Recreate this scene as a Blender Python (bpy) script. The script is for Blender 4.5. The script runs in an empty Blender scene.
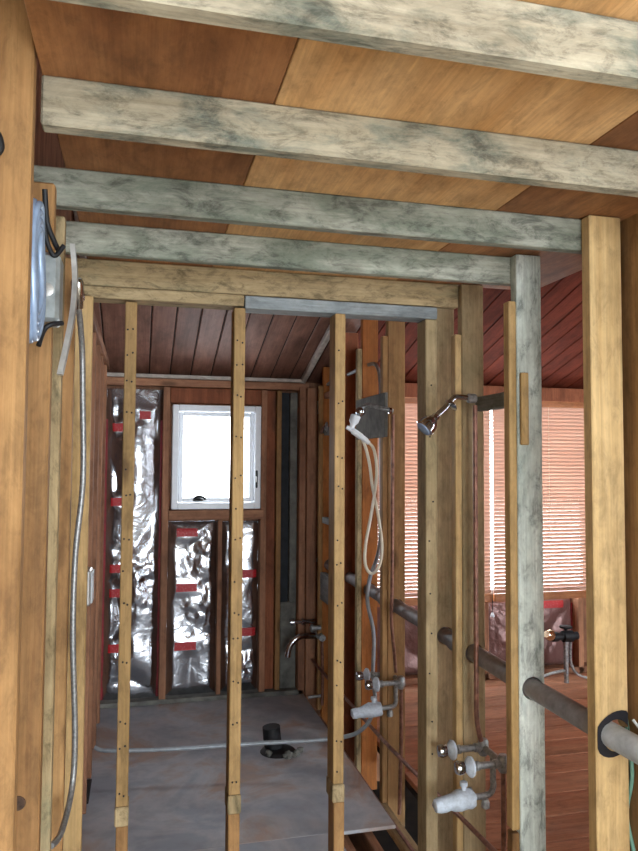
import bpy, bmesh, math, random
from mathutils import Vector, Matrix, noise

random.seed(7)
S = bpy.context.scene
COL = S.collection

# ------------------------------------------------------------------ camera
YAW, PITCH, ROLL = math.radians(14), math.radians(2.9), math.radians(0.35)
CAMH = 1.6
fw = Vector((math.sin(YAW)*math.cos(PITCH), math.cos(YAW)*math.cos(PITCH), math.sin(PITCH)))
rt = Vector((math.cos(YAW), -math.sin(YAW), 0)); up = rt.cross(fw)
r2 = rt*math.cos(ROLL)+up*math.sin(ROLL); u2 = up*math.cos(ROLL)-rt*math.sin(ROLL)
cam_d = bpy.data.cameras.new('camera'); cam = bpy.data.objects.new('camera', cam_d)
COL.objects.link(cam)
m3 = Matrix((r2, u2, -fw)).transposed()
cam.matrix_world = Matrix.Translation((0, 0, CAMH)) @ m3.to_4x4()
cam_d.sensor_fit = 'VERTICAL'; cam_d.sensor_height = 36; cam_d.lens = 720/851*36
cam_d.clip_start = 0.05
S.camera = cam

# ------------------------------------------------------------------ light: overcast daylight through the openings
world = bpy.data.worlds.new('overcast_sky'); S.world = world; world.use_nodes = True
bg = world.node_tree.nodes['Background']
bg.inputs[0].default_value = (0.86, 0.94, 1.0, 1); bg.inputs[1].default_value = 11.0

def portal(name, loc, rot, sx, sy):
    d = bpy.data.lights.new(name, 'AREA'); d.shape = 'RECTANGLE'; d.size = sx; d.size_y = sy
    d.cycles.is_portal = True
    o = bpy.data.objects.new(name, d); o.location = loc; o.rotation_euler = rot; COL.objects.link(o)
portal('portal_patio_opening', (1.3, -1.82, 1.2), (math.radians(90), 0, 0), 2.7, 2.0)
portal('portal_small_window', (0.51, 5.10, 1.63), (math.radians(-90), 0, 0), 0.5, 0.6)
portal('portal_blind_window', (2.57, 5.10, 1.32), (math.radians(-90), 0, 0), 1.8, 1.45)

S.view_settings.view_transform = 'Standard'; S.view_settings.look = 'None'
S.view_settings.gamma = 1; S.view_settings.use_curve_mapping = False
S.view_settings.exposure = 0.42

# ------------------------------------------------------------------ materials
def hexc(h):
    h = h.lstrip('#'); out = []
    for i in (0, 2, 4):
        c = int(h[i:i+2], 16)/255
        out.append(c/12.92 if c <= .04045 else ((c+.055)/1.055)**2.4)
    return (*out, 1)

class NT:
    def __init__(s, name):
        s.m = bpy.data.materials.new(name); s.m.use_nodes = True
        s.t = s.m.node_tree; s.b = s.t.nodes['Principled BSDF']
    def n(s, typ, **kw):
        nd = s.t.nodes.new(typ)
        for k, v in kw.items():
            if k.startswith('i_'):
                key = k[2:]; nd.inputs[int(key) if key.isdigit() else key].default_value = v
            else: setattr(nd, k, v)
        return nd
    def l(s, a, b): s.t.links.new(a, b)
    def mix(s, fac, a, b, blend='MIX'):
        nd = s.n('ShaderNodeMix', data_type='RGBA', blend_type=blend)
        for idx, v in ((0, fac), (6, a), (7, b)):
            if hasattr(v, 'links') or isinstance(v, bpy.types.NodeSocket): s.l(v, nd.inputs[idx])
            else: nd.inputs[idx].default_value = v
        return nd.outputs[2]
    def ramp(s, fac, *stops):
        nd = s.n('ShaderNodeValToRGB'); el = nd.color_ramp.elements
        while len(el) < len(stops): el.new(.5)
        for e, (p, c) in zip(el, stops): e.position = p; e.color = c
        s.l(fac, nd.inputs[0]); return nd.outputs[0]
    def coords(s, scale=(1, 1, 1), rand=True):
        tc = s.n('ShaderNodeTexCoord'); v = tc.outputs['Object']
        if rand:
            oi = s.n('ShaderNodeObjectInfo')
            mu = s.n('ShaderNodeMath', operation='MULTIPLY', i_1=37.0); s.l(oi.outputs['Random'], mu.inputs[0])
            ad = s.n('ShaderNodeVectorMath', operation='ADD'); s.l(v, ad.inputs[0]); s.l(mu.outputs[0], ad.inputs[1]); v = ad.outputs[0]
        mp = s.n('ShaderNodeMapping'); mp.inputs['Scale'].default_value = scale; s.l(v, mp.inputs[0])
        return mp.outputs[0]
    def noise(s, vec, scale, detail=4, rough=.55, dist=0):
        nd = s.n('ShaderNodeTexNoise'); nd.inputs['Scale'].default_value = scale; nd.inputs['Detail'].default_value = detail
        nd.inputs['Roughness'].default_value = rough; nd.inputs['Distortion'].default_value = dist
        s.l(vec, nd.inputs['Vector']); return nd.outputs[0]
    def bump(s, h, strength=.2, dist=.01):
        nd = s.n('ShaderNodeBump'); nd.inputs['Strength'].default_value = strength; nd.inputs['Distance'].default_value = dist
        s.l(h, nd.inputs['Height']); s.l(nd.outputs[0], s.b.inputs['Normal'])

W1, B1 = (1, 1, 1, 1), (0, 0, 0, 1)
def wood(name, dark, light, axis, blot=None, blot_range=(.5, .62), blot_amt=.8, knots=.55, rough=.7, spec=.25, blot_scale=3.2, grain=9, mottle=.22):
    t = NT(name); k = 'xyz'.index(axis)
    sc = [grain]*3; sc[k] = .9
    g = t.noise(t.coords(tuple(sc)), 1.0, 5, .6, 1.2)
    col = t.ramp(g, (.3, hexc(dark)), (.7, hexc(light)))
    sf = [130]*3; sf[k] = 3.5
    fine = t.noise(t.coords(tuple(sf)), 1.0, 3, .6)
    col = t.mix(1.0, col, t.ramp(fine, (.3, (.80, .80, .80, 1)), (.7, (1.06, 1.06, 1.06, 1))), 'MULTIPLY')
    if blot:
        sb = [blot_scale*2.6]*3; sb[k] = blot_scale
        bn = t.noise(t.coords(tuple(sb)), 1.0, 7, .68, .4)
        f = t.ramp(bn, (blot_range[0], B1), (blot_range[1], (blot_amt,)*3+(1,)))
        col = t.mix(f, col, hexc(blot))
    sm = [26]*3; sm[k] = 11
    mt = t.noise(t.coords(tuple(sm)), 1.0, 6, .75, .5)
    col = t.mix(1.0, col, t.ramp(mt, (.36, (1-mottle,)*3+(1,)), (.50, (1, 1, 1, 1)), (.66, (1+mottle*.35,)*3+(1,))), 'MULTIPLY')
    if knots:
        sk = [7]*3; sk[k] = 2.4
        vo = t.n('ShaderNodeTexVoronoi'); vo.inputs['Scale'].default_value = 1.0; t.l(t.coords(tuple(sk)), vo.inputs['Vector'])
        kf = t.ramp(vo.outputs['Distance'], (.07, (knots,)*3+(1,)), (.17, B1))
        col = t.mix(kf, col, hexc('#3a2414'))
    sg = [3.4]*3; sg[k] = 1.7
    gr = t.noise(t.coords(tuple(sg)), 1.0, 8, .7)
    col = t.mix(1.0, col, t.ramp(gr, (.34, (.62, .60, .58, 1)), (.52, (.95, .95, .95, 1)), (.70, (1.10, 1.10, 1.10, 1))), 'MULTIPLY')
    oi = t.n('ShaderNodeObjectInfo')
    col = t.mix(1.0, col, t.ramp(oi.outputs['Random'], (0, (.84, .83, .82, 1)), (1, (1.06, 1.06, 1.06, 1))), 'MULTIPLY')
    t.l(col, t.b.inputs['Base Color']); t.b.inputs['Roughness'].default_value = rough
    t.b.inputs['Specular IOR Level'].default_value = spec
    t.bump(fine, .25, .004)
    return t.m

def plain(name, c, rough=.5, metal=0, var=.15, scale=30, spec=.5):
    t = NT(name)
    nz = t.noise(t.coords((1, 1, 1)), scale, 4)
    a = hexc(c); d = tuple(v*(1-var*2) for v in a[:3])+(1,); b = tuple(min(1, v*(1+var)) for v in a[:3])+(1,)
    t.l(t.ramp(nz, (.3, d), (.7, b)), t.b.inputs['Base Color'])
    t.b.inputs['Roughness'].default_value = rough; t.b.inputs['Metallic'].default_value = metal
    t.b.inputs['Specular IOR Level'].default_value = spec
    t.bump(nz, .12, .003)
    return t.m

M = {}
for ax in 'xyz':
    M['pine_'+ax] = wood('yellow_pine_'+ax, '#b4905c', '#d6b684', ax)
    M['honey_'+ax] = wood('honey_fir_'+ax, '#926a42', '#b58c5c', ax)
    M['brown_'+ax] = wood('dark_fir_'+ax, '#8a604a', '#b98666', ax)
    M['grey_'+ax] = wood('weathered_grey_'+ax, '#85867a', '#b2b2a4', ax, blot='#666e60', blot_range=(.44, .60), blot_amt=.7, knots=.25, rough=.85, mottle=.5, spec=.1)
    M['tanw_'+ax] = wood('weathered_tan_'+ax, '#a08a66', '#bda884', ax, blot='#77785f', blot_range=(.52, .66), blot_amt=.6, knots=.3, rough=.85, mottle=.5, spec=.1)
M['bluegrey_x'] = wood('blue_grey_board_x', '#868b8c', '#aeb3b4', 'x', blot='#666c70', blot_range=(.46, .64), blot_amt=.6, knots=.2, rough=.85, spec=.1)
M['bluegrey_y'] = wood('blue_grey_board_y', '#868b8c', '#aeb3b4', 'y', blot='#666c70', blot_range=(.46, .64), blot_amt=.6, knots=.2, rough=.85, spec=.1)
M['pstud_z'] = wood('dirty_yellow_stud_z', '#9c7c4e', '#c09d6c', 'z', blot='#7c6444', blot_range=(.52, .70), blot_amt=.5)
M['orange_z'] = wood('orange_fir_z', '#a8622e', '#cf8748', 'z')
M['mint_z'] = wood('pale_mint_weathered_z', '#b9c2b8', '#dde2da', 'z', blot='#8a948e', blot_range=(.56, .68), blot_amt=.55, knots=0, rough=.85, mottle=.5, spec=.1, blot_scale=5)
M['olive_z'] = wood('olive_weathered_z', '#a28c6a', '#c9b28c', 'z', blot='#8c8262', blot_range=(.5, .66), blot_amt=.5, knots=.3, rough=.85, spec=.1)
M['joist_mix'] = wood('joist_cream_with_grey', '#9c917a', '#c4bba6', 'x', blot='#6c7268', blot_range=(.46, .64), blot_amt=.85, knots=.3, rough=.85, mottle=.5, spec=.1, blot_scale=6)
M['ply_dark'] = wood('red_brown_plywood', '#8a5a38', '#b07c50', 'y', blot='#6c4429', blot_range=(.5, .7), blot_amt=.7, knots=0, rough=.6, grain=5, blot_scale=1.4)
M['ply_tan'] = wood('tan_plywood', '#bd8c58', '#d8ae7c', 'y', blot='#a87a4c', blot_range=(.55, .75), blot_amt=.6, knots=0, rough=.6, grain=5, blot_scale=1.4)
M['ceil'] = wood('brown_ceiling_plank', '#785040', '#a07462', 'y', blot='#b8a294', blot_range=(.62, .8), blot_amt=.35, knots=.2, rough=.6)
M['ceil_red'] = wood('red_ceiling_plank', '#5e2a1e', '#7c3c2a', 'y', knots=.2, rough=.85, spec=.08)
M['floor_red'] = wood('red_plank_floor', '#b57656', '#d39a78', 'x', blot='#b89c8c', blot_range=(.55, .75), blot_amt=.5, knots=.2, rough=.6, blot_scale=1.5)
M['floor_pale'] = wood('pale_bounce_floor', '#b5a48c', '#d0c2ac', 'x', knots=.2, rough=.8)  # unseen floor, made pale to bounce daylight up to the deck
M['redwall'] = wood('red_brown_board', '#84492f', '#b06c4a', 'z', rough=.7)
M['blind'] = None
M['chrome'] = plain('chrome', '#c8ccd4', .12, 1, .04)
M['dull'] = plain('dull_plumbing_metal', '#a5a6a6', .42, .6, .25, 60)
M['plaster'] = plain('plaster_crusted_metal', '#c3cbd6', .7, .1, .12, 70)
M['copper'] = plain('aged_copper', '#93695a', .4, .55, .25, 40)
M['iron'] = plain('grey_drain_pipe', '#8f8b8e', .55, .1, .15, 30)
M['ironwhite'] = plain('whitewashed_drain_pipe', '#b9bec4', .7, 0, .15, 25)
M['conduit'] = plain('grey_conduit', '#9aa0a6', .4, .4, .1)
M['bx'] = plain('armoured_cable', '#8e8e8d', .4, .5, .2, 120)
M['white'] = plain('white_vinyl', '#e4e8ee', .35, 0, .03)
M['hose'] = plain('cream_hose', '#dcd3bd', .4, 0, .05)
M['black'] = plain('black_iron', '#16161a', .6, .2, .2)
M['tar'] = plain('tar_paper', '#22262c', .8, 0, .25, 20)
M['greywall'] = plain('grey_mortar_board', '#6f6e68', .9, 0, .25, 14)
M['coil'] = plain('blue_grey_tubing', '#8fa2bd', .25, .15, .1)
M['steel'] = plain('galvanised_steel', '#bdbab6', .35, .6, .15, 25)
M['dwall'] = plain('off_white_plasterboard', '#d8cfc0', .9, 0, .06, 6)
M['green'] = plain('green_wire', '#6f9a86', .5, 0, .1)
M['dark'] = plain('crawlspace_earth', '#2a211b', .95, 0, .3, 8)
M['burnt'] = plain('burnt_wood_rim', '#17141a', .9, 0, .2, 60)
M['knotwood'] = plain('dark_knot', '#4a3424', .8, 0, .3, 80)
M['boxgrey'] = plain('grey_metal_box', '#8b9090', .45, .4, .2, 25)
M['trimw'] = plain('dusty_pale_trim', '#b3a9a0', .7, 0, .15, 20)
M['joint'] = plain('dark_joint_backing', '#24150f', .9, 0, .2, 8)

# shower pan: blue-grey membrane with brown dust patches
t = NT('grey_pan_membrane')
c = t.coords((1, 1, 1), False)
a = t.noise(c, 2.2, 6, .6, .6); b = t.noise(c, 9, 5, .6)
col = t.ramp(a, (.38, hexc('#979da8')), (.50, hexc('#b2b2b6')), (.60, hexc('#ab9486')))
col = t.mix(t.ramp(b, (.45, B1), (.75, (.6, .6, .6, 1))), col, hexc('#84858c'))
t.l(col, t.b.inputs['Base Color']); t.b.inputs['Roughness'].default_value = .55
t.bump(b, .3, .01); M['pan'] = t.m

# crinkled foil
t = NT('crinkled_foil')
nz = t.noise(t.coords((1, 1, 1)), 14, 3, .5, .8)
t.b.inputs['Base Color'].default_value = (.56, .58, .63, 1); t.b.inputs['Metallic'].default_value = 1
t.b.inputs['Roughness'].default_value = .24
t.bump(nz, .30, .02); M['foil'] = t.m
t = NT('pink_foil_batt')
nz = t.noise(t.coords((1, 1, 1)), 22, 3, .5, .6)
t.b.inputs['Base Color'].default_value = hexc('#7c5c58'); t.b.inputs['Metallic'].default_value = .35
t.b.inputs['Roughness'].default_value = .35; t.bump(nz, .4, .02); M['pinkfoil'] = t.m
# red printed strip with a thin pale line of print
t = NT('red_printed_strip')
nz = t.noise(t.coords((90, 1, 260), False), 1.0, 2)
t.l(t.mix(t.ramp(nz, (.60, B1), (.68, (.55, .55, .55, 1))), hexc('#b0121c'), hexc('#e9b7b4')), t.b.inputs['Base Color'])
t.b.inputs['Roughness'].default_value = .5; M['redlabel'] = t.m
M['rededge'] = plain('red_batt_edge', '#8e2028', .6)

# blind slat: thin stained wood, lets light glow through a little
t = NT('blind_slat_wood')
nz = t.noise(t.coords((2, 60, 60)), 1.0, 3)
col = t.ramp(nz, (.3, hexc('#b8937f')), (.7, hexc('#cfab98')))
t.l(col, t.b.inputs['Base Color']); t.b.inputs['Roughness'].default_value = .45
tr = t.n('ShaderNodeBsdfTranslucent'); tr.inputs[0].default_value = hexc('#d8b09a')
mx = t.n('ShaderNodeMixShader'); mx.inputs[0].default_value = .10
t.l(t.b.outputs[0], mx.inputs[1]); t.l(tr.outputs[0], mx.inputs[2])
t.l(mx.outputs[0], t.t.nodes['Material Output'].inputs[0]); M['blind'] = t.m

# window glass
t = NT('window_glass')
tp = t.n('ShaderNodeBsdfTransparent'); gl = t.n('ShaderNodeBsdfGlossy'); gl.inputs['Roughness'].default_value = .03
mx = t.n('ShaderNodeMixShader'); mx.inputs[0].default_value = .06
t.l(tp.outputs[0], mx.inputs[1]); t.l(gl.outputs[0], mx.inputs[2])
t.l(mx.outputs[0], t.t.nodes['Material Output'].inputs[0]); M['glass'] = t.m

# ------------------------------------------------------------------ builders
WM = {}
def link(name, mesh, loc, parent=None, rot=None):
    o = bpy.data.objects.new(name, mesh); COL.objects.link(o)
    mw = Matrix.Translation(loc)
    if rot is not None: mw = mw @ rot.to_4x4()
    WM[o.name] = mw
    if parent:
        o.parent = parent; o.matrix_parent_inverse = WM[parent.name].inverted()
    o.matrix_basis = mw
    return o
def tag(o, label=None, cat=None, group=None, kind=None):
    if label: o['label'] = label
    if cat: o['category'] = cat
    if group: o['group'] = group
    if kind: o['kind'] = kind
    return o
def thing(name, loc, label, cat, group=None):
    return tag(link(name, None, Vector(loc)), label, cat, group)
def struct(name, loc=(0, 0, 0)):
    return tag(link(name, None, Vector(loc)), kind='structure')

BOXC = {}
def box(name, X, Y, Z, mat, parent=None, bev=.003, rot=None, share=True):
    c = Vector(((X[0]+X[1])/2, (Y[0]+Y[1])/2, (Z[0]+Z[1])/2))
    d = (round(abs(X[1]-X[0]), 4), round(abs(Y[1]-Y[0]), 4), round(abs(Z[1]-Z[0]), 4))
    key = (d, mat, bev)
    me = BOXC.get(key) if share else None
    if me is None:
        bm = bmesh.new(); bmesh.ops.create_cube(bm, size=1)
        for v in bm.verts: v.co = Vector((v.co.x*d[0], v.co.y*d[1], v.co.z*d[2]))
        if bev: bmesh.ops.bevel(bm, geom=bm.edges[:], offset=min(bev, min(d)*.3), segments=1, affect='EDGES')
        me = bpy.data.meshes.new(name); bm.to_mesh(me); bm.free()
        me.materials.append(M[mat]); BOXC[key] = me
    return link(name, me, c, parent, rot)

def spline(pts, n=8):
    P = [Vector(p) for p in pts]
    if len(P) < 3: return P
    out = []
    for i in range(len(P)-1):
        p0 = P[max(i-1, 0)]; p1 = P[i]; p2 = P[i+1]; p3 = P[min(i+2, len(P)-1)]
        for k in range(n):
            s = k/n
            out.append(.5*((2*p1)+(-p0+p2)*s+(2*p0-5*p1+4*p2-p3)*s*s+(-p0+3*p1-3*p2+p3)*s**3))
    out.append(P[-1]); return out
def sweep(bm, P, r, seg=10, closed=False):
    P = [Vector(p) for p in P]; n = len(P); rings = []
    prev = None
    for i, p in enumerate(P):
        if closed: tg = P[(i+1) % n]-P[i-1]
        else: tg = P[min(i+1, n-1)]-P[max(i-1, 0)]
        tg.normalize()
        if prev is None:
            a = Vector((0, 0, 1)) if abs(tg.z) < .9 else Vector((1, 0, 0))
            nx = a.cross(tg).normalized()
        else: nx = (prev-tg*prev.dot(tg)).normalized()
        prev = nx; ny = tg.cross(nx)
        rr = r[i] if isinstance(r, (list, tuple)) else r
        rings.append([bm.verts.new(p+nx*(rr*math.cos(2*math.pi*k/seg))+ny*(rr*math.sin(2*math.pi*k/seg))) for k in range(seg)])
    m = n if closed else n-1
    for i in range(m):
        a, b = rings[i], rings[(i+1) % n]
        for k in range(seg): bm.faces.new((a[k], a[(k+1) % seg], b[(k+1) % seg], b[k]))
    if not closed:
        bm.faces.new(rings[0][::-1]); bm.faces.new(rings[-1])
def finish(name, bm, mat, parent=None, smooth=True, origin=None):
    bmesh.ops.recalc_face_normals(bm, faces=bm.faces[:])
    if origin is None:
        lo = Vector((min(v.co.x for v in bm.verts), min(v.co.y for v in bm.verts), min(v.co.z for v in bm.verts)))
        hi = Vector((max(v.co.x for v in bm.verts), max(v.co.y for v in bm.verts), max(v.co.z for v in bm.verts)))
        origin = (lo+hi)/2
    origin = Vector(origin)
    for v in bm.verts: v.co -= origin
    me = bpy.data.meshes.new(name); bm.to_mesh(me); bm.free()
    me.materials.append(M[mat])
    if smooth:
        for p in me.polygons: p.use_smooth = True
        me.set_sharp_from_angle(angle=math.radians(50))
    return link(name, me, origin, parent)
def tube(name, pts, r, mat, parent=None, seg=10, n=8, straight=False):
    bm = bmesh.new(); P = [Vector(p) for p in pts] if straight else spline(pts, n)
    if straight and len(P) == 2: pass
    sweep(bm, P, r, seg); return finish(name, bm, mat, parent)
def lathe(name, p0, d, prof, mat, parent=None, seg=16):
    """profile [(distance along d, radius)...]"""
    bm = bmesh.new(); p0 = Vector(p0); d = Vector(d).normalized()
    a = Vector((0, 0, 1)) if abs(d.z) < .9 else Vector((1, 0, 0))
    nx = a.cross(d).normalized(); ny = d.cross(nx); rings = []
    for s, r in prof:
        rings.append([bm.verts.new(p0+d*s+(nx*math.cos(2*math.pi*k/seg)+ny*math.sin(2*math.pi*k/seg))*max(r, .0005)) for k in range(seg)])
    for i in range(len(rings)-1):
        A, B = rings[i], rings[i+1]
        for k in range(seg): bm.faces.new((A[k], A[(k+1) % seg], B[(k+1) % seg], B[k]))
    bm.faces.new(rings[0][::-1]); bm.faces.new(rings[-1])
    return finish(name, bm, mat, parent)
def bore(o, p0, p1, r, seg=24):
    """drill a round hole through a mesh object (world points)"""
    bm = bmesh.new(); sweep(bm, [p0, p1], r, seg)
    bmesh.ops.recalc_face_normals(bm, faces=bm.faces[:])
    cm = bpy.data.meshes.new('drill'); bm.to_mesh(cm); bm.free()
    c = bpy.data.objects.new('drill', cm); COL.objects.link(c)
    md = o.modifiers.new('bore', 'BOOLEAN'); md.operation = 'DIFFERENCE'; md.object = c; md.solver = 'EXACT'
    bpy.context.view_layer.update()
    dg = bpy.context.evaluated_depsgraph_get()
    me = bpy.data.meshes.new_from_object(o.evaluated_get(dg))
    o.modifiers.clear(); o.data = me
    bpy.data.objects.remove(c); bpy.data.meshes.remove(cm)

# ================================================================== SETTING
# ---- ceilings
SL = .30; YB = 5.0; ZB = 2.19            # sloped plank ceiling: low at the back wall, rising to the camera
ang = math.atan(SL); rotc = Matrix.Rotation(-ang, 3, 'X')
LEN = 4.6/math.cos(ang)
cs = struct('ceiling_sloped', (1.8, YB, ZB))
i = 0; x = -.36
while x < 5.0:
    w = .136
    mid = Vector((x+w/2, YB+.1-2.3, ZB+SL*2.2+.012+random.uniform(-.0015, .0015)))
    key = 'ceil' if x < 1.2 else 'ceil_red'
    bmn = 'plank'
    o = box(bmn, (mid.x-w/2+.002, mid.x+w/2-.002), (mid.y-LEN/2, mid.y+LEN/2), (mid.z-.009, mid.z+.009), key, cs, .004, rotc)
    x += .139
box('light_stop_deck', (-2.4, 5.3), (2.8-LEN/2-.2, 2.8+LEN/2+.1), (ZB+SL*2.2+.026, ZB+SL*2.2+.05), 'joint', cs, 0, rotc)  # added sheet above the planks, stops daylight leaking through the gaps
# low loft deck of plywood sheets over the joists
cl = struct('ceiling_low', (.5, 1.6, 2.305))
for X, m in (((-.185, .2445), 'ply_dark'), ((.2465, .953), 'ply_tan'), ((.9545, 1.55), 'ply_dark')):
    box('plywood_sheet', X, (.62, 2.62), (2.303, 2.318), m, cl, .002)
box('deck_backing', (-.185, 1.55), (.62, 2.62), (2.320, 2.33), 'ply_tan', cl, 0)

# ---- floors
fl = struct('floor', (.5, 3.5, 0))
def slab(nm, X, Y, m, z=(-.016, 0)): return box(nm, X, Y, z, m, fl, .002)
slab('pan_sheet', (-.30, 1.13), (3.085, 5.0), 'pan')
slab('pan_sheet', (-.30, .86), (2.72, 3.085), 'pan')
y = -1.9
while y < 2.5:                           # pale boards of the near room
    box('plank', (-1.8, 1.12 if y > 1.0 else 3.5), (y+.002, y+.198), (-.03, 0), 'floor_pale', fl, .002); y += .2
y = 1.0
while y < 4.98:                          # boards of the side room
    box('plank', (1.36, 4.6), (y+.003, y+.197), (-.03+random.uniform(-.002, .001), random.uniform(-.002, .001)), 'floor_red', fl, .003); y += .2
box('crawlspace_ground', (-2, 5), (-2.6, 5.2), (-.75, -.70), 'dark', fl, 0)
box('board_backing', (1.36, 4.6), (1.0, 5.0), (-.06, -.034), 'joint', fl, 0)
box('board_backing', (-1.8, 1.12), (-2.5, 2.55), (-.06, -.034), 'joint', fl, 0)

# ---- back wall with both window openings
wb = struct('wall_back', (1.5, 5.05, 0))
Yw = (5.06, 5.12)
def sheath(X, Z): box('sheathing_board', X, Yw, Z, 'brown_z', wb, 0)
sheath((-2.3, .24), (-.75, 2.6)); sheath((.24, .79), (-.75, 1.30)); sheath((.24, .79), (1.96, 2.6))
sheath((.79, 1.68), (-.75, 2.6)); sheath((1.68, 3.46), (-.75, .60)); sheath((1.68, 3.46), (2.05, 2.6)); sheath((3.46, 5.3), (-.75, 2.6))
# framing members of the back wall, shower side
box('top_plate', (-.30, 1.16), (4.95, 5.05), (2.105, 2.155), 'brown_x', wb)
box('header_board', (.20, .84), (4.97, 5.04), (1.995, 2.10), 'redwall', wb)
box('stud', (.153, .197), (4.94, 5.05), (0, 2.10), 'brown_z', wb)
box('stud', (-.262, -.222), (4.94, 5.05), (0, 2.10), 'brown_z', wb)
box('stud', (.531, .561), (4.96, 5.05), (0, 1.20), 'brown_z', wb)
box('sill_board', (.198, .84), (4.93, 5.05), (1.205, 1.27), 'brown_x', wb)
box('stud', (.822, .862), (4.95, 5.05), (0, 2.10), 'brown_z', wb)
box('plank', (.866, .93), (5.0, 5.045), (0, 2.10), 'redwall', wb)
box('stud', (.934, .968), (4.965, 5.05), (0, 2.10), 'honey_z', wb)
box('paper_strip', (.972, 1.03), (5.01, 5.045), (.30, 2.09), 'tar', wb)
box('mortar_board', (1.034, 1.085), (4.985, 5.045), (.62, 2.09), 'greywall', wb)
box('mortar_board', (.975, 1.085), (4.99, 5.01), (0, .62), 'greywall', wb)
box('stud', (1.09, 1.135), (4.93, 5.05), (0, 2.13), 'brown_z', wb)
box('sole_plate', (-.30, 1.13), (4.93, 5.05), (.0, .03), 'greywall', wb)
# side room part
box('head_beam', (1.36, 4.6), (4.96, 5.06), (2.08, 2.185), 'redwall', wb)
box('stud', (2.50, 2.545), (4.95, 5.06), (0, .57), 'brown_z', wb)
box('stud', (3.30, 3.345), (4.95, 5.06), (0, .57), 'brown_z', wb)
box('stud', (1.60, 1.64), (4.95, 5.06), (0, 2.08), 'redwall', wb)
box('sole_plate', (1.36, 4.6), (4.95, 5.06), (0, .045), 'brown_x', wb)

# ---- left wall (sheathing and dark far studs)
wl = struct('wall_left', (-.31, 3, 0))
box('sheathing_board', (-.335, -.305), (1.345, 5.08), (-.75, 2.85), 'brown_z', wl, 0)
for yy in (3.10, 3.50, 3.88, 4.26, 4.66):
    box('stud', (-.30, -.205), (yy, yy+.042), (0, 2.20), 'brown_z', wl)
box('top_plate', (-.30, -.20), (2.72, 4.95), (2.205, 2.25), 'brown_y', wl)
tag(box('wall_near_left', (-1.8, -.30), (1.345, 1.40), (0, 2.9), 'dwall', None, 0), kind='structure')

# ---- wall between shower and side room (closed part at the far end, near sheet beside first stud)
wr = struct('wall_right', (1.32, 4.4, 0))
box('sheathing_board', (1.312, 1.328), (3.98, 4.40), (-.2, 2.30), 'redwall', wr, .002)
box('sheathing_board', (1.312, 1.328), (4.405, 5.05), (-.2, 2.30), 'redwall', wr, .002)
box('sheathing_board', (1.345, 1.362), (1.22, 1.82), (0, 2.32), 'honey_z', wr, .002)
tag(box('wall_side_room', (4.6, 4.66), (1.0, 5.1), (0, 3.4), 'redwall', None, 0), kind='structure')
tag(box('wall_near_right', (1.365, 3.5), (1.16, 1.22), (0, 2.9), 'dwall', None, 0), kind='structure')
tag(box('wall_room_left', (-1.86, -1.8), (-1.96, 1.4), (0, 2.9), 'dwall', None, 0), kind='structure')
tag(box('wall_room_right', (3.5, 3.56), (-1.96, 1.2), (0, 2.9), 'dwall', None, 0), kind='structure')
tag(box('ceiling_near', (-1.86, 3.56), (-1.96, .62), (2.60, 2.64), 'dwall', None, 0), kind='structure')
wn = struct('wall_near', (.8, -2.5, 0))
box('wall_board', (-1.86, -.05), (-1.96, -1.9), (0, 2.64), 'dwall', wn, 0)
box('wall_board', (2.65, 3.56), (-1.96, -1.9), (0, 2.64), 'dwall', wn, 0)
box('wall_board', (-.05, 2.65), (-1.96, -1.9), (2.2, 2.64), 'dwall', wn, 0)
box('wall_board', (-.05, 2.65), (-1.96, -1.9), (0, .2), 'dwall', wn, 0)
box('bulkhead_board', (-1.86, 3.56), (.60, .62), (2.33, 3.6), 'dwall', wn, 0)

# ---- trims
tag(box('trim_1', (-.30, 1.12), (4.93, 4.955), (2.158, 2.183), 'trimw'), kind='structure')
rk = Matrix.Rotation(-ang, 3, 'X')
tag(box('trim_2', (1.10, 1.135), (3.90-1.12, 3.90+1.12), (ZB+SL*1.1-.045, ZB+SL*1.1-.01), 'trimw', None, .003, rk), kind='structure')
tag(box('trim_3', (-.295, -.265), (3.90-1.12, 3.90+1.12), (ZB+SL*1.1-.045, ZB+SL*1.1-.01), 'trimw', None, .003, rk), kind='structure')

# ---- small bright window
w1 = struct('window_1', (.51, 4.93, 1.277))
def frame(nm, X, Z, Y, t_, mat, par):
    box(nm, (X[0], X[0]+t_), Y, Z, mat, par, .004); box(nm, (X[1]-t_, X[1]), Y, Z, mat, par, .004)
    box(nm, (X[0]+t_, X[1]-t_), Y, (Z[0], Z[0]+t_), mat, par, .004); box(nm, (X[0]+t_, X[1]-t_), Y, (Z[1]-t_, Z[1]), mat, par, .004)
frame('window_frame', (.213, .812), (1.278, 1.98), (4.90, 5.05), .042, 'white', w1)
frame('sash', (.258, .767), (1.323, 1.935), (4.935, 4.985), .03, 'white', w1)
box('pane', (.288, .737), (4.955, 4.96), (1.353, 1.905), 'glass', w1, 0)
lathe('crank_handle', (.39, 4.90, 1.335), (0, 0, 1), [(0, .035), (.012, .035), (.022, .022), (.03, .012)], 'black', w1)
tube('crank_arm', [(.36, 4.885, 1.352), (.385, 4.875, 1.366), (.42, 4.875, 1.36), (.435, 4.88, 1.345)], .008, 'black', w1)
box('latch', (.775, .79), (4.885, 4.90), (1.42, 1.54), 'black', w1, .004)
box('latch_lever', (.770, .783), (4.865, 4.886), (1.46, 1.50), 'steel', w1, .004)

# ---- double window behind the blinds
w2 = struct('window_2', (2.57, 5.06, .6))
for X in ((1.68, 2.555), (2.585, 3.46)):
    frame('window_frame', X, (.60, 2.05), (5.07, 5.11), .035, 'white', w2)
    box('pane', (X[0]+.035, X[1]-.035), (5.088, 5.092), (.635, 2.015), 'glass', w2, 0)
box('mullion', (2.555, 2.585), (5.065, 5.115), (.60, 2.05), 'white', w2)

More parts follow.
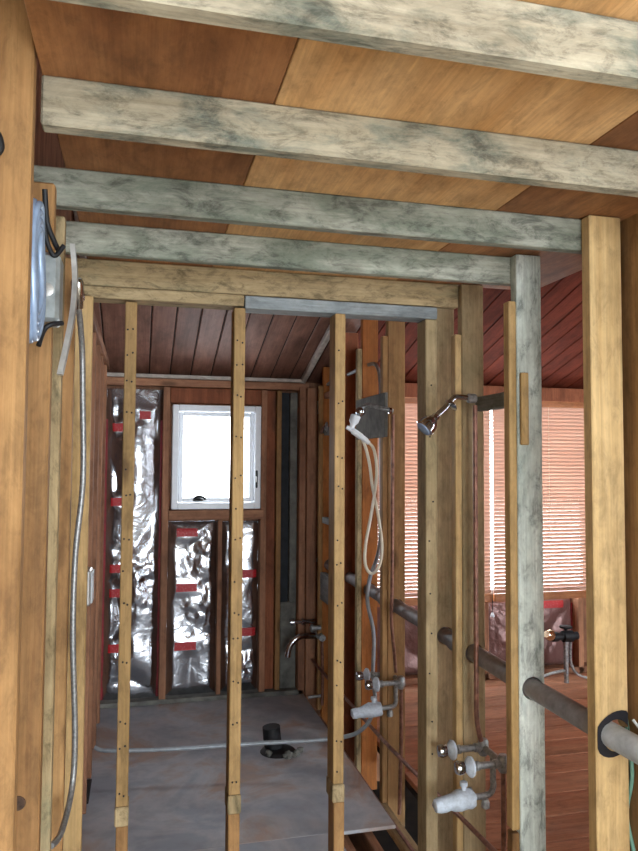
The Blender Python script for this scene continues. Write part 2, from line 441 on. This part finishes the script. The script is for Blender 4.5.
# ================================================================== FRAMING
def joist(X, Y, Z, mat, label):
    return tag(box('ceiling_joist', X, Y, Z, mat, None, .004), label, 'joist', 'low ceiling joists')
joist((-.185, 1.52), (.952, .99), (2.21, 2.302), 'joist_mix', 'nearest pale weathered joist crossing the very top of the picture')
joist((-.185, 1.52), (1.360, 1.40), (2.21, 2.302), 'joist_mix', 'long weathered joist, second from the top, butting against the left post')
joist((-.30, 1.30), (1.792, 1.83), (2.21, 2.302), 'grey_x', 'grey-green joist ending at the bright yellow right-hand post')
joist((-.30, 1.30), (2.192, 2.23), (2.21, 2.302), 'grey_x', 'grey-green joist just in front of the partition header, ending at the pale mint stud')
joist((-.30, 1.21), (2.592, 2.63), (2.21, 2.302), 'tanw_x', 'tan header joist resting on the partition top plate')
tag(box('top_plate', (-.27, .362), (2.592, 2.682), (2.167, 2.208), 'tanw_x'), 'tan left half of the partition top plate, over the two left studs', 'plate')
tag(box('top_plate', (.366, 1.12), (2.592, 2.682), (2.160, 2.206), 'bluegrey_x'), 'blue-grey right half of the partition top plate', 'plate')

NAIL = None
def nail(parent, p, d=(0, -1, 0)):
    global NAIL
    if NAIL is None:
        bm = bmesh.new(); bmesh.ops.create_cone(bm, cap_ends=True, segments=8, radius1=.0036, radius2=.003, depth=.004)
        bmesh.ops.rotate(bm, verts=bm.verts[:], cent=(0, 0, 0), matrix=Matrix.Rotation(math.pi/2, 3, 'X'))
        NAIL = bpy.data.meshes.new('nail_head'); bm.to_mesh(NAIL); bm.free(); NAIL.materials.append(M['burnt'])
    return link('nail_head', NAIL, Vector(p), parent)

def pstud(x0, x1, label, lower):
    g = thing('partition_stud', ((x0+x1)/2, 2.64, 0), label, 'stud', 'partition studs')
    box('stud_board', (x0, x1), (2.594, 2.680), (.425, 2.160), 'pstud_z', g, .003, share=False)
    box('splice_block', (x0-.003, x1+.003), (2.590, 2.684), (.36, .424), 'tanw_z', g, .004, share=False)
    box('lower_board', (x0+lower, x1+lower), (2.596, 2.678), (-.04, .359), 'honey_z', g, .003, share=False)
    z = .47
    while z < 2.1:
        nail(g, (x0+.012+random.uniform(-.003, .003), 2.593, z)); 
        if random.random() < .7: nail(g, (x1-.012+random.uniform(-.003, .003), 2.593, z+random.uniform(-.01, .01)))
        z += random.choice((.09, .11, .15, .2))
    return g
pstud(-.056, -.016, 'leftmost yellow partition stud, standing in front of the foil insulation', .002)
pstud(.327, .368, 'middle yellow partition stud, crossing the bright small window', 0)
pstud(.708, .748, 'right yellow partition stud, left of the white hand shower', .004)
g = thing('partition_stud', (1.10, 2.64, 0), 'olive end stud of the partition, under the right end of the header', 'stud', 'partition studs')
box('stud_board', (1.072, 1.118), (2.594, 2.684), (-.04, 2.158), 'olive_z', g, .003)
for z in (.5, .62, .8, .95, 1.1, 1.3, 1.45, 1.7, 1.9): nail(g, (1.095+random.uniform(-.01, .01), 2.593, z))

# right wall studs: x from 1.213 (room face)
PIPE = [(1.285, 1.42, .853), (1.262, 1.77, .862), (1.26, 2.17, .866), (1.26, 2.60, .872), (1.26, 3.45, .885), (1.26, 3.9, .892), (1.26, 4.98, .91)]
def pz(y):
    for a, b in zip(PIPE, PIPE[1:]):
        if a[1] <= y <= b[1]:
            s = (y-a[1])/(b[1]-a[1]); return Vector(a).lerp(Vector(b), s)
def rstud(y, label, mat, xs=(1.213, 1.305), top=2.30, strip=None, hole=True, bot=-.20, nm='wall_stud'):
    g = thing(nm, (sum(xs)/2, y+.02, bot), label, 'stud', 'right wall studs')
    b = box('stud_board', xs, (y, y+.04), (bot, top), mat, g, .003, share=False)
    if hole: bore(b, pz(y)-Vector((0, .03, 0)), pz(y+.04)+Vector((0, .03, 0)), .037)
    if strip:
        box('furring_strip', (xs[0]-.028, xs[0]-.001), (y+.001, y+.040), (strip[0], strip[1]), strip[2], g, .003, share=False)
    return g, b
g1, b1 = rstud(1.75, 'bright yellow wide post on the right with a burnt pipe hole', 'pine_z', (1.216, 1.318), hole=False)
bore(b1, (1.285, 1.70, .856), (1.270, 1.85, .866), .042)
bm = bmesh.new(); n = 28
ctr = Vector((1.279, 1.7485, .859))
R0, R1 = [], []
for k in range(n):
    a = 2*math.pi*k/n; rr = .060+.010*math.sin(a*2+.6)+.012*max(0, math.sin(a-.3))
    R0.append(bm.verts.new(ctr+Vector((math.cos(a)*.042, 0, math.sin(a)*.043))))
    R1.append(bm.verts.new(ctr+Vector((max(-.06, min(.036, math.cos(a)*rr)), -.0008, math.sin(a)*rr))))
for k in range(n): bm.faces.new((R0[k], R0[(k+1) % n], R1[(k+1) % n], R1[k]))
finish('burnt_rim', bm, 'burnt', g1)
g2, b2 = rstud(2.15, 'pale mint-grey weathered stud pierced by the big grey drain pipe', 'mint_z', strip=(.42, 2.14, 'pine_z'))
box('lower_strip', (1.186, 1.212), (2.153, 2.19), (-.2, .41), 'honey_z', g2, .003)
box('cleat', (1.220, 1.248), (2.135, 2.149), (1.66, 1.90), 'pine_z', g2, .003)
g3, b3 = rstud(2.57, 'grey-brown stud behind the near shower arm with a yellow furring strip', 'olive_z', top=2.30, strip=(-.2, 2.10, 'pine_z'))
rstud(2.84, 'olive backing stud in the corner between partition and right wall', 'olive_z')
rstud(3.43, 'honey stud beside the copper riser of the white hand shower', 'honey_z', strip=(-.15, 2.24, 'honey_z'), top=2.55)
rstud(3.86, 'orange stud directly behind the white hand shower hose', 'orange_z', strip=(-.15, 2.24, 'tanw_z'), top=2.50)
rstud(4.24, 'dark red-brown stud in the shadowed bay behind the right partition stud', 'redwall', top=2.40)
rstud(4.74, 'slim brown stud beside the far tub taps', 'orange_z', top=2.25, strip=(-.05, 2.12, 'honey_z'))
tag(box('wall_stud', (1.138, 1.21), (4.90, 4.94), (0, 2.12), 'brown_z'), 'short brown corner stud next to the grey mortar strip', 'stud', 'right wall studs')

# left wall studs
def lstud(y, xs, label, mat, z=(0, 2.208)):
    return tag(box('wall_stud', xs, (y, y+.04), z, mat, None, .004, share=False), label, 'stud', 'left wall studs')
l1 = lstud(1.30, (-.30, -.19), 'big honey post at the left edge of the picture', 'honey_z', (0, 2.75))
l2 = lstud(1.645, (-.30, -.19), 'brown stud right behind the left post, below the tubing coil', 'honey_z', (0, 2.208))
lstud(1.865, (-.30, -.19), 'greyish narrow stud below the steel strap on the left wall', 'tanw_z')
lstud(2.25, (-.30, -.195), 'yellow left wall stud just behind the hanging armoured cable', 'honey_z')
lstud(2.56, (-.262, -.163), 'yellow corner stud where partition meets the left wall', 'pine_z', (0, 2.165))

for kz, kr in ((.885, .016), (.70, .024)):
    lathe('knot', (-.232, 1.646, kz), (0, -1, 0), [(0, kr), (.003, kr*.9), (.0035, kr*.4)], 'knotwood', l2, 14)
# blocking between studs
def block(X, Y, Z, mat, label): return tag(box('wall_block', X, Y, Z, mat), label, 'block', 'wall blocking')
block((1.166, 1.183), (3.345, 3.83), (1.725, 1.945), 'greywall', 'square grey-brown backing board behind the white hand shower')
block((1.265, 1.30), (2.195, 2.565), (1.80, 1.855), 'bluegrey_y', 'pale grey block holding the near shower arm between studs')
block((1.215, 1.25), (4.285, 4.735), (1.78, 1.83), 'greywall', 'dark grey block across the bay by the far shower arm')
block((1.215, 1.25), (4.285, 4.735), (2.03, 2.07), 'brown_y', 'brown upper block across the far bay under the ceiling')
block((1.205, 1.24), (4.285, 4.735), (1.19, 1.23), 'bluegrey_y', 'thin grey rail across the far bay at mid height')
block((1.195, 1.235), (4.285, 4.735), (.68, .86), 'bluegrey_y', 'wide grey board across the far bay above the tub taps')
block((1.20, 1.29), (1.795, 2.145), (.30, .34), 'tanw_y', 'pinkish board low between the yellow post and the mint stud')
block((1.14, 1.205), (2.70, 3.42), (-.10, -.06), 'tanw_y', 'pale sole board slanting along the open floor trench')

# floor joists in the broken-out hole
for x0, lb in ((.885, 'short floor joist in the dark hole, left one'), (1.0, 'short floor joist in the dark hole, right one')):
    tag(box('floor_joist', (x0, x0+.04), (2.72, 3.5), (-.26, -.045), 'brown_y'), lb, 'joist', 'joists under the floor hole')
tag(box('floor_plank_scrap', (.95, 1.12), (2.76, 2.86), (-.045, -.02), 'tanw_x'), 'pale scrap of board lying across the floor hole', 'board')

# ================================================================== PLUMBING
g = thing('drain_pipe', (1.26, 3.2, .83), 'big grey drain pipe running through the right wall studs', 'pipe')
tube('pipe_run', PIPE[1:], .032, 'iron', g, 20, 1, True)
tube('whitewashed_end', [(1.312, 1.30, .846), PIPE[0], PIPE[1]], .0335, 'ironwhite', g, 20, 1, True)
for yy in (2.72, 3.60, 3.98): 
    p = pz(yy); lathe('coupling', p-Vector((0, .03, 0)), (0, 1, 0), [(0, .034), (.002, .038), (.058, .038), (.06, .034)], 'iron', g, 20)

def copper(nm, pts, r, label, mat='copper', cat='pipe', grp='copper water lines'):
    return tag(tube(nm, pts, r, mat, None, 10, 6), label, cat, grp)
copper('copper_line', [(1.178, 4.88, .243), (1.178, 4.2, .243), (1.178, 3.3, .252), (1.178, 2.45, .295), (1.178, 1.9, .31)], .009, 'upper copper line sloping along the right wall below the taps')
copper('copper_line', [(1.165, 4.6, -.05), (1.165, 3.9, -.055), (1.165, 3.2, -.06), (1.165, 2.3, -.05)], .009, 'lower copper line in the trench at the foot of the right wall')

def valve_set(y, z, nm_label, far=False, spout_mat='plaster', x_in=0):
    g = thing('shower_valve', (1.26, y, z-.2), nm_label, 'valve', 'tub and shower valves')
    X = 1.262-x_in
    # hot and cold valve bodies side by side, joined by a bar, stems poking into the room
    for dy in (.075, -.075):
        lathe('valve_body', (X, y+dy, z-.03), (0, 0, 1), [(0, .014), (.01, .020), (.05, .020), (.06, .014)], 'dull', g)
        lathe('valve_stem', (X-.005, y+dy, z), (-1, 0, 0), [(0, .016), (.03, .016), (.032, .012), (.085, .012), (.088, .016), (.10, .016), (.102, .010), (.15, .010)], 'dull', g)
        lathe('escutcheon_nut', (X-.115, y+dy, z), (-1, 0, 0), [(0, .012), (.004, .034), (.012, .036), (.018, .030), (.03, .013)], 'plaster', g, 12)
        lathe('stem_knob', (X-.145, y+dy, z), (-1, 0, 0), [(0, .010), (.006, .021), (.024, .024), (.034, .020), (.038, .006)], 'chrome' , g, 12)
    tube('cross_bar', [(X, y-.075, z), (X, y+.075, z)], .012, 'dull', g, 10, 1, True)
    tube('drop_pipe', [(X, y, z), (X, y, z-.08), (X, y, z-.115), (X-.012, y, z-.135), (X-.04, y, z-.14), (X-.09, y, z-.142)], .011, 'dull', g)
    sp = lathe('tub_spout', (X-.075, y, z-.142), (-1, 0, -.10), [(0, .020), (.004, .033), (.02, .035), (.04, .034), (.06, .036), (.078, .030), (.095, .027), (.115, .025), (.135, .024), (.150, .021), (.154, .012)], spout_mat, g, 18)
    for v in sp.data.vertices: v.co += v.normal*(.006*noise.noise(v.co*55+Vector((y, 0, 0))))
    lathe('diverter_knob', (X-.115, y, z-.112), (0, 0, 1), [(0, .009), (.012, .009), (.014, .014), (.028, .014), (.03, .008)], spout_mat, sp, 10)
    lathe('tail_fitting', (X-.03, y, z-.152), (0, 0, -1), [(0, .010), (.012, .015), (.03, .015), (.034, .008)], 'dull', g, 10)
    # supply risers
    tube('supply_pipe', [(X, y-.075, z-.03), (X, y-.075, z-.30), (X-.01, y-.078, z-.62)], .009, 'copper', g)
    return g
valve_set(2.43, .545, 'nearest crusted two-handle valve with white plastered spout')
valve_set(3.42, .535, 'middle two-handle valve with white spout below the hand shower hose', x_in=.01)
# far tub taps: chrome gooseneck
g = thing('shower_valve', (1.16, 4.80, .3), 'far dark chrome tub taps with a downturned spout', 'valve', 'tub and shower valves')
tube('tap_body', [(1.20, 4.68, .435), (1.20, 4.92, .425)], .022, 'dull', g, 12, 1, True)
tube('spout', [(1.19, 4.80, .42), (1.12, 4.79, .43), (1.05, 4.78, .42), (1.00, 4.78, .37), (.985, 4.78, .30)], .020, 'chrome', g, 12)
lathe('valve_stem', (1.19, 4.88, .505), (-1, 0, 0), [(0, .016), (.07, .016), (.072, .026), (.085, .026), (.09, .014), (.14, .014), (.143, .024), (.17, .022)], 'chrome', g, 12)
lathe('valve_stem', (1.19, 4.70, .50), (-1, 0, 0), [(0, .016), (.05, .016), (.052, .026), (.065, .026), (.07, .012)], 'dull', g, 12)
tube('supply_pipe', [(1.2, 4.70, .43), (1.205, 4.69, .2), (1.2, 4.68, 0)], .009, 'copper', g)
tube('drip_tee', [(1.11, 4.70, .05), (1.20, 4.70, .055)], .010, 'dull', g, 8, 1, True)

# near shower head
def shower_arm(g, p, tip, fl):
    p = Vector(p); tip = Vector(tip)
    mid = p+Vector((-.05, 0, .004))
    tube('arm', [p, p+Vector((-.03, 0, .003)), mid, mid.lerp(tip, .12)+Vector((-.004, 0, .003)), mid.lerp(tip, .5), tip], .0105, 'chrome' if fl else 'dull', g, 12)
g = thing('wall_shower', (1.095, 2.460, 1.720), 'chrome shower head on a bent arm at the near stud group', 'shower head', 'shower heads')
shower_arm(g, (1.190, 2.460, 1.840), (1.050, 2.460, 1.765), True)
lathe('elbow', (1.217, 2.460, 1.840), (-1, 0, 0), [(0, .014), (.004, .018), (.03, .018), (.034, .013)], 'dull', g)
d = Vector((-.55, -.05, -.5)).normalized()
lathe('flange', Vector((1.120, 2.460, 1.815)), d, [(0, .012), (.002, .026), (.005, .027), (.010, .013)], 'chrome', g, 18)
h = lathe('head', Vector((1.063, 2.460, 1.775)), d, [(0, .010), (.008, .016), (.018, .016), (.022, .020), (.045, .034), (.058, .037), (.074, .037), (.078, .030)], 'chrome', g, 20)
lathe('spray_face', Vector((1.063, 2.460, 1.775))+d*.0775, d, [(0, .029), (.003, .029), (.005, .024)], 'coil', h, 18)
copper('copper_riser', [(1.214, 2.462, 1.815), (1.214, 2.462, 1.3), (1.214, 2.462, .80), (1.222, 2.475, .66), (1.245, 2.49, .575)], .009, 'copper riser feeding the near chrome shower head')

# middle: dull arm, white hand shower with looping hose
g = thing('hand_shower', (1.08, 3.42, 1.7), 'white hand shower with a cream hose hanging in a long loop', 'shower head', 'shower heads')
tube('arm', [(1.20, 3.32, 1.850), (1.15, 3.325, 1.862), (1.10, 3.37, 1.880), (1.07, 3.40, 1.870), (1.055, 3.40, 1.845)], .011, 'dull', g, 12)
lathe('arm_nut', (1.192, 3.32, 1.852), (-1, 0, 0), [(0, .012), (.002, .017), (.014, .017), (.016, .012)], 'chrome', g)
lathe('swivel_ball', (1.068, 3.40, 1.868), (-.5, 0, -1), [(0, .010), (.006, .022), (.02, .026), (.034, .020), (.045, .012)], 'chrome', g)
hd = lathe('bracket', (1.036, 3.40, 1.832), (-.35, 0, -1), [(0, .020), (.005, .026), (.035, .024), (.05, .014), (.085, .012)], 'white', g)
tube('hand_set', [(.985, 3.39, 1.772), (1.03, 3.39, 1.745), (1.075, 3.39, 1.715), (1.10, 3.39, 1.695)], [.010]*6+[.016]*8+[.014]*6+[.011]*5, 'white', g, 12)
P0 = [(1.095, 3.39, 1.70), (1.125, 3.39, 1.665), (1.14, 3.39, 1.58), (1.135, 3.39, 1.48), (1.112, 3.385, 1.35), (1.082, 3.385, 1.19), (1.085, 3.39, 1.095),
      (1.12, 3.395, 1.055), (1.16, 3.395, 1.10), (1.172, 3.40, 1.20), (1.15, 3.40, 1.35), (1.122, 3.40, 1.48), (1.105, 3.40, 1.60), (1.075, 3.40, 1.70), (1.025, 3.40, 1.757)]
tube('hose', P0, .0075, 'hose', g, 10, 8)
copper('copper_riser', [(1.20, 3.32, 1.835), (1.20, 3.325, 1.5), (1.20, 3.33, 1.0), (1.20, 3.34, .84), (1.22, 3.36, .70), (1.245, 3.40, .57)], .008, 'copper riser feeding the white hand shower')

# far arm against the right wall
g = thing('wall_shower', (1.19, 4.62, 1.8), 'small dark shower arm stub in the far bay', 'shower head', 'shower heads')
tube('arm', [(1.24, 4.66, 1.83), (1.205, 4.65, 1.835), (1.185, 4.64, 1.82), (1.175, 4.63, 1.79)], .013, 'chrome', g)
lathe('flange', (1.213, 4.65, 1.835), (-1, 0, 0), [(0, .034), (.004, .032), (.012, .016)], 'dull', g)

# grey conduit: arch under the ceiling, down to the taps, then across the room
g = thing('grey_conduit', (1.26, 3.65, .4), 'grey conduit arching near the ceiling, dropping past the hose and crossing the floor', 'conduit')
tube('conduit_run', [(1.24, 4.93, 1.70), (1.24, 4.93, 1.95), (1.24, 4.90, 2.09), (1.24, 4.72, 2.13), (1.24, 4.2, 2.14), (1.25, 3.86-.02, 2.15), (1.262, 3.74, 2.12), (1.268, 3.70, 2.0), (1.268, 3.70, 1.75),
      (1.268, 3.70, 1.2), (1.215, 3.72, .98), (1.195, 3.70, .86), (1.21, 3.64, .70), (1.20, 3.62, .50), (1.19, 3.56, .36), (1.13, 3.58, .24), (1.00, 3.66, .175), (.60, 3.75, .15), (.2, 3.80, .14), (-.12, 3.84, .145), (-.19, 3.86, .16)], .0105, 'conduit', g, 10, 10)
lathe('round_box', (1.238, 4.93, 1.985), (-1, 0, 0), [(0, .03), (.004, .048), (.02, .048), (.026, .03)], 'steel', g)

# armoured cable on the left wall
g = thing('armoured_cable', (-.17, 2.2, .7), 'dark armoured cable hanging down the left wall studs', 'cable')
cp = [(-.172, 2.10, 2.03), (-.168, 2.20, 1.93), (-.165, 2.23, 1.78), (-.160, 2.24, 1.54), (-.176, 2.24, 1.33), (-.178, 2.235, 1.10), (-.166, 2.24, .80), (-.170, 2.22, .66), (-.185, 2.10, .60), (-.2, 1.99, .62)]
tube('cable_run', cp, .0085, 'bx', g, 8, 10)
lathe('connector', (-.175, 2.06, 2.10), (.02, .25, -.45), [(0, .012), (.01, .018), (.06, .018), (.065, .014), (.085, .012)], 'chrome', g, 12)

# ---- left wall top: coil of tubing, box, strap
g = thing('tubing_coil', (-.20, 1.46, 1.83), 'blue-grey plastic tubing coil hanging beside the left post', 'coil')
bm = bmesh.new()
for k in range(4):
    for q in range(4):
        r = .132-.016*q-(k % 2)*.004
        P = [Vector((-.222+.0095*k+.002*math.sin(3*a+k), 1.44+r*math.cos(a)*.55, 1.958+r*math.sin(a))) for a in [2*math.pi*j/40 for j in range(40)]]
        sweep(bm, P, .0068, 8, True)
finish('tube_loop', bm, 'coil', g)
g = thing('junction_box', (-.20, 1.6, 1.885), 'dull steel junction box with black cable ends behind the tubing coil', 'junction box')
box('box_body', (-.235, -.166), (1.555, 1.635), (1.885, 2.03), 'boxgrey', g, .008)
lathe('knockout', (-.19, 1.555, 1.95), (0, -1, 0), [(0, .014), (.003, .014), (.004, .008)], 'steel', g, 12)
tube('cable_end', [(-.196, 1.53, 2.15), (-.192, 1.545, 2.09), (-.182, 1.56, 2.06), (-.172, 1.58, 2.04)], .0055, 'black', g)
tube('cable_end', [(-.198, 1.535, 2.09), (-.190, 1.545, 2.045), (-.176, 1.548, 2.02), (-.160, 1.56, 2.045)], .005, 'black', g)
tube('cable_end', [(-.200, 1.53, 1.83), (-.192, 1.545, 1.865), (-.178, 1.55, 1.878), (-.160, 1.57, 1.885)], .005, 'black', g)
bm = bmesh.new()
P = spline([(-.165, 1.80, 2.12), (-.158, 1.80, 2.04), (-.160, 1.79, 1.96), (-.170, 1.775, 1.88), (-.183, 1.76, 1.80)], 6)
ring = []
for p in P: ring.append([bm.verts.new(p+Vector(o)) for o in ((-.006, -.002, 0), (.006, -.002, 0), (.006, .03, 0), (-.006, .03, 0))])
for a, b in zip(ring, ring[1:]):
    for k in range(4): bm.faces.new((a[k], a[(k+1) % 4], b[(k+1) % 4], b[k]))
bm.faces.new(ring[0]); bm.faces.new(ring[-1])
tag(finish('steel_strap', bm, 'steel'), 'curved shiny steel strap below the joists on the left wall', 'strap')
tag(tube('post_hook', [(-.262, 1.285, 2.135), (-.245, 1.28, 2.15), (-.236, 1.28, 2.125), (-.250, 1.28, 2.10), (-.243, 1.28, 2.075), (-.262, 1.285, 2.055)], .007, 'black'), 'dark bent hook fixed on the left post near the top', 'hook')
g = thing('outlet_box', (-.2, 3.02, 1.05), 'small pale outlet box on the far left wall studs', 'outlet box')
box('box_body', (-.215, -.175), (2.98, 3.09), (1.03, 1.17), 'steel', g, .006)
box('cover', (-.175, -.168), (2.985, 3.085), (1.04, 1.16), 'white', g, .003)

# ---- loose wires on the near right sheet
tag(tube('loose_wire', [(1.325, 1.74, .90), (1.332, 1.70, .875), (1.335, 1.62, .86), (1.33, 1.5, .86)], .004, 'white'), 'short pale wire above the whitewashed pipe end', 'wire')
tag(tube('loose_wire', [(1.338, 1.79, .90), (1.334, 1.76, .75), (1.338, 1.79, .62), (1.33, 1.74, .50), (1.338, 1.78, .40)], .006, 'green'), 'green wire dangling beside the yellow right post', 'wire')

# ---- floor drain
g = thing('floor_drain', (.77, 4.0, 0), 'black floor drain with broken rubble in the grey shower pan', 'drain')
lathe('drain_flange', (.775, 4.0, 0), (0, 0, 1), [(0, .10), (.006, .095), (.010, .06), (.010, .02)], 'black', g, 20)
tube('drain_riser', [(.76, 4.05, .0), (.75, 4.05, .06), (.745, 4.05, .12)], .05, 'black', g, 16, 1, True)
for k in range(9):
    a = random.uniform(-.4, 3.4)+math.pi
    px, py, s = .80+.09*math.cos(a), 3.96+.07*math.sin(a), random.uniform(.014, .026)
    bm = bmesh.new(); bmesh.ops.create_icosphere(bm, subdivisions=1, radius=s)
    for v in bm.verts: v.co *= random.uniform(.7, 1.2)
    bmesh.ops.translate(bm, verts=bm.verts[:], vec=(px, py, s*.6+.004))
    finish('rubble', bm, 'greywall', g, False)
tag(box('floor_slot_strip', (-.225, -.200), (3.60, 3.86), (0, .006), 'black', None, .002), 'short black strip painted for a dark slot in the floor by the left wall', 'strip')  # black colour gives the darkness of a floor slot

# ================================================================== INSULATION
def crumple(x, z, seed, amp):
    p = Vector((x*4+seed*7.3, z*3.2+seed*3.1, seed))
    m = max(0, min(1, .25+1.7*noise.noise(p*.55+Vector((9, 2, 4)))))       # some stretches lie smooth, others are rumpled
    v = abs(noise.noise(p*.9))*1.1+m*(.55*abs(noise.noise(p*2.3))+.30*abs(noise.noise(p*5.1))+.10*noise.noise(p*11))
    return v*amp
def batt(X, Z, y0, seed, amp, labels, label, mat='foil', group='foil insulation batts', edges=()):
    g = thing('insulation_batt', ((X[0]+X[1])/2, y0, Z[0]), label, 'insulation', group)
    w, h = X[1]-X[0], Z[1]-Z[0]
    nx, nz = max(14, int(w/.011)), max(20, int(h/.013))
    def surf(u, v):
        x = X[0]+w*u; z = Z[0]+h*v
        fl = 1
        for (lx0, lx1, lz) in labels:
            dx = max(lx0-x, 0, x-lx1); dz = max(lz-z, 0, z-lz-.057); dd = math.hypot(dx, dz)
            fl = min(fl, .12+dd/.05)
        e = min(1, min(u, 1-u)*7)*min(1, min(v, 1-v)*14+.2)
        return Vector((x+.006*noise.noise(Vector((z*9, seed, u*3))), y0-(.008+.022*e**.5+(crumple(x, z, seed, amp)*fl+amp*.35*(1-fl))*e), z))
    bm = bmesh.new()
    V = [[bm.verts.new(surf(a/nx, b/nz)) for a in range(nx+1)] for b in range(nz+1)]
    for b in range(nz):
        for a in range(nx): bm.faces.new((V[b][a], V[b][a+1], V[b+1][a+1], V[b+1][a]))
    back = [bm.verts.new((x, y0, z)) for x, z in ((X[0], Z[0]), (X[1], Z[0]), (X[1], Z[1]), (X[0], Z[1]))]
    bm.faces.new(back)
    o = finish('foil_facing', bm, mat, g)
    for (lx0, lx1, lz) in labels:
        bm = bmesh.new(); n = 16
        rows = []
        for dz in (0, .3, .65, 1):
            row = []
            for k in range(n+1):
                xx = lx0+(lx1-lx0)*k/n; zz = lz+.054*dz
                p = surf((xx-X[0])/w, (zz-Z[0])/h); p.y -= .005; row.append(bm.verts.new(p))
            rows.append(row)
        for r0, r1 in zip(rows, rows[1:]):
            for k in range(n): bm.faces.new((r0[k], r0[k+1], r1[k+1], r1[k]))
        tag(finish('printed_strip', bm, 'redlabel', o), 'red printed strip on the foil')
    for side in edges:
        x0 = X[0]-.004 if side < 0 else X[1]-.012
        box('red_edge', (x0, x0+.016), (y0-.022, y0-.004), (Z[0]+.02, Z[1]-h*.1), 'rededge', g, .002)
    return g
batt((-.217, .150), (.01, 2.085), 5.03, 1, .055, [(-.175, -.06, z) for z in (1.795, 1.30, .86, .70, .34)]+[(.0, .07, 1.88)],
     'tall crinkled foil batt in the left bay beside the window', edges=(-1, 1))
batt((.200, .528), (.03, 1.19), 5.03, 2, .05, [(.255, .395, z) for z in (1.09, .72, .33)], 'crinkled foil batt below the middle of the window')
batt((.564, .818), (.03, 1.185), 5.03, 3, .05, [(.66, .80, z) for z in (.80, .405)], 'crinkled foil batt below the right part of the window')
batt((2.55, 3.296), (.05, .565), 5.05, 4, .05, [(2.9, 3.2, .49)], 'dark pinkish foil batt under the right window blind', 'pinkfoil', 'foil insulation under the blinds', (1,))
batt((1.645, 2.495), (.05, .565), 5.05, 5, .05, [(2.36, 2.47, .44)], 'pinkish foil batt under the left window blind', 'pinkfoil', 'foil insulation under the blinds', (1,))

# ================================================================== BLINDS
def blind(X, label):
    g = thing('window_blind', ((X[0]+X[1])/2, 4.93, .57), label, 'blind', 'wooden window blinds')
    box('head_rail', X, (4.905, 4.955), (2.03, 2.075), 'blindrail', g, .004)
    box('bottom_rail', X, (4.912, 4.948), (.572, .628), 'blindrail', g, .005)
    z = .645; tilt = Matrix.Rotation(math.radians(-60), 3, 'X')
    while z < 2.025:
        box('slat', X, (4.930-.0155, 4.930+.0155), (z-.0013, z+.0013), 'blind', g, 0, tilt); z += .0275
    for f in (.15, .5, .85):
        xx = X[0]+(X[1]-X[0])*f
        tube('ladder_cord', [(xx, 4.915, .62), (xx, 4.915, 2.03)], .0015, 'hose', g, 5, 1, True)
    return g
M['blindrail'] = wood('blind_rail_wood', '#b06c40', '#cf9060', 'x', knots=0, rough=.4)
bl = blind((1.66, 2.553), 'wooden slat blind seen between the middle studs')
blind((2.575, 3.50), 'wooden slat blind seen between the mint stud and yellow post')
tube('pull_cord', [(2.548, 4.90, .66), (2.548, 4.90, .56), (2.548, 4.90, .50)], .003, 'black', bl, 6, 1, True)
lathe('cord_tassel', (2.548, 4.90, .50), (0, 0, -1), [(0, .005), (.01, .012), (.03, .014), (.035, .006)], 'white', bl, 10)

# ---- pipes and valve at the far side wall
g = thing('radiator_valve', (3.05, 4.75, 0), 'dark valve manifold on two pipes under the right blind', 'valve')
lathe('manifold', (2.94, 4.75, .335), (1, 0, 0), [(0, .02), (.01, .034), (.05, .034), (.055, .026), (.09, .026), (.095, .042), (.17, .042), (.175, .028), (.215, .028), (.22, .015)], 'black', g, 14)
lathe('handwheel', (3.06, 4.75, .375), (0, 0, 1), [(0, .012), (.02, .012), (.022, .045), (.034, .045), (.038, .015)], 'black', g, 14)
tube('branch_pipe', [(3.06, 4.75, .09), (2.92, 4.74, .075), (2.74, 4.72, .03)], .011, 'dull', g)
tube('leg_pipe', [(3.06, 4.75, 0), (3.06, 4.75, .31)], .018, 'dull', g, 10, 1, True)
tube('leg_pipe', [(3.10, 4.75, .31), (3.10, 4.75, .14), (3.16, 4.74, .05), (3.30, 4.72, .02)], .010, 'dull', g)
M['brass_glint'] = plain('glint_pale_brass', '#f6e2c0', .18, 1, .1)  # whitish glint put into the brass colour of the cap
lathe('brass_glint_cap', (2.935, 4.74, .35), (-1, -.4, .3), [(0, .02), (.01, .04), (.03, .042), (.06, .025)], 'brass_glint', g)
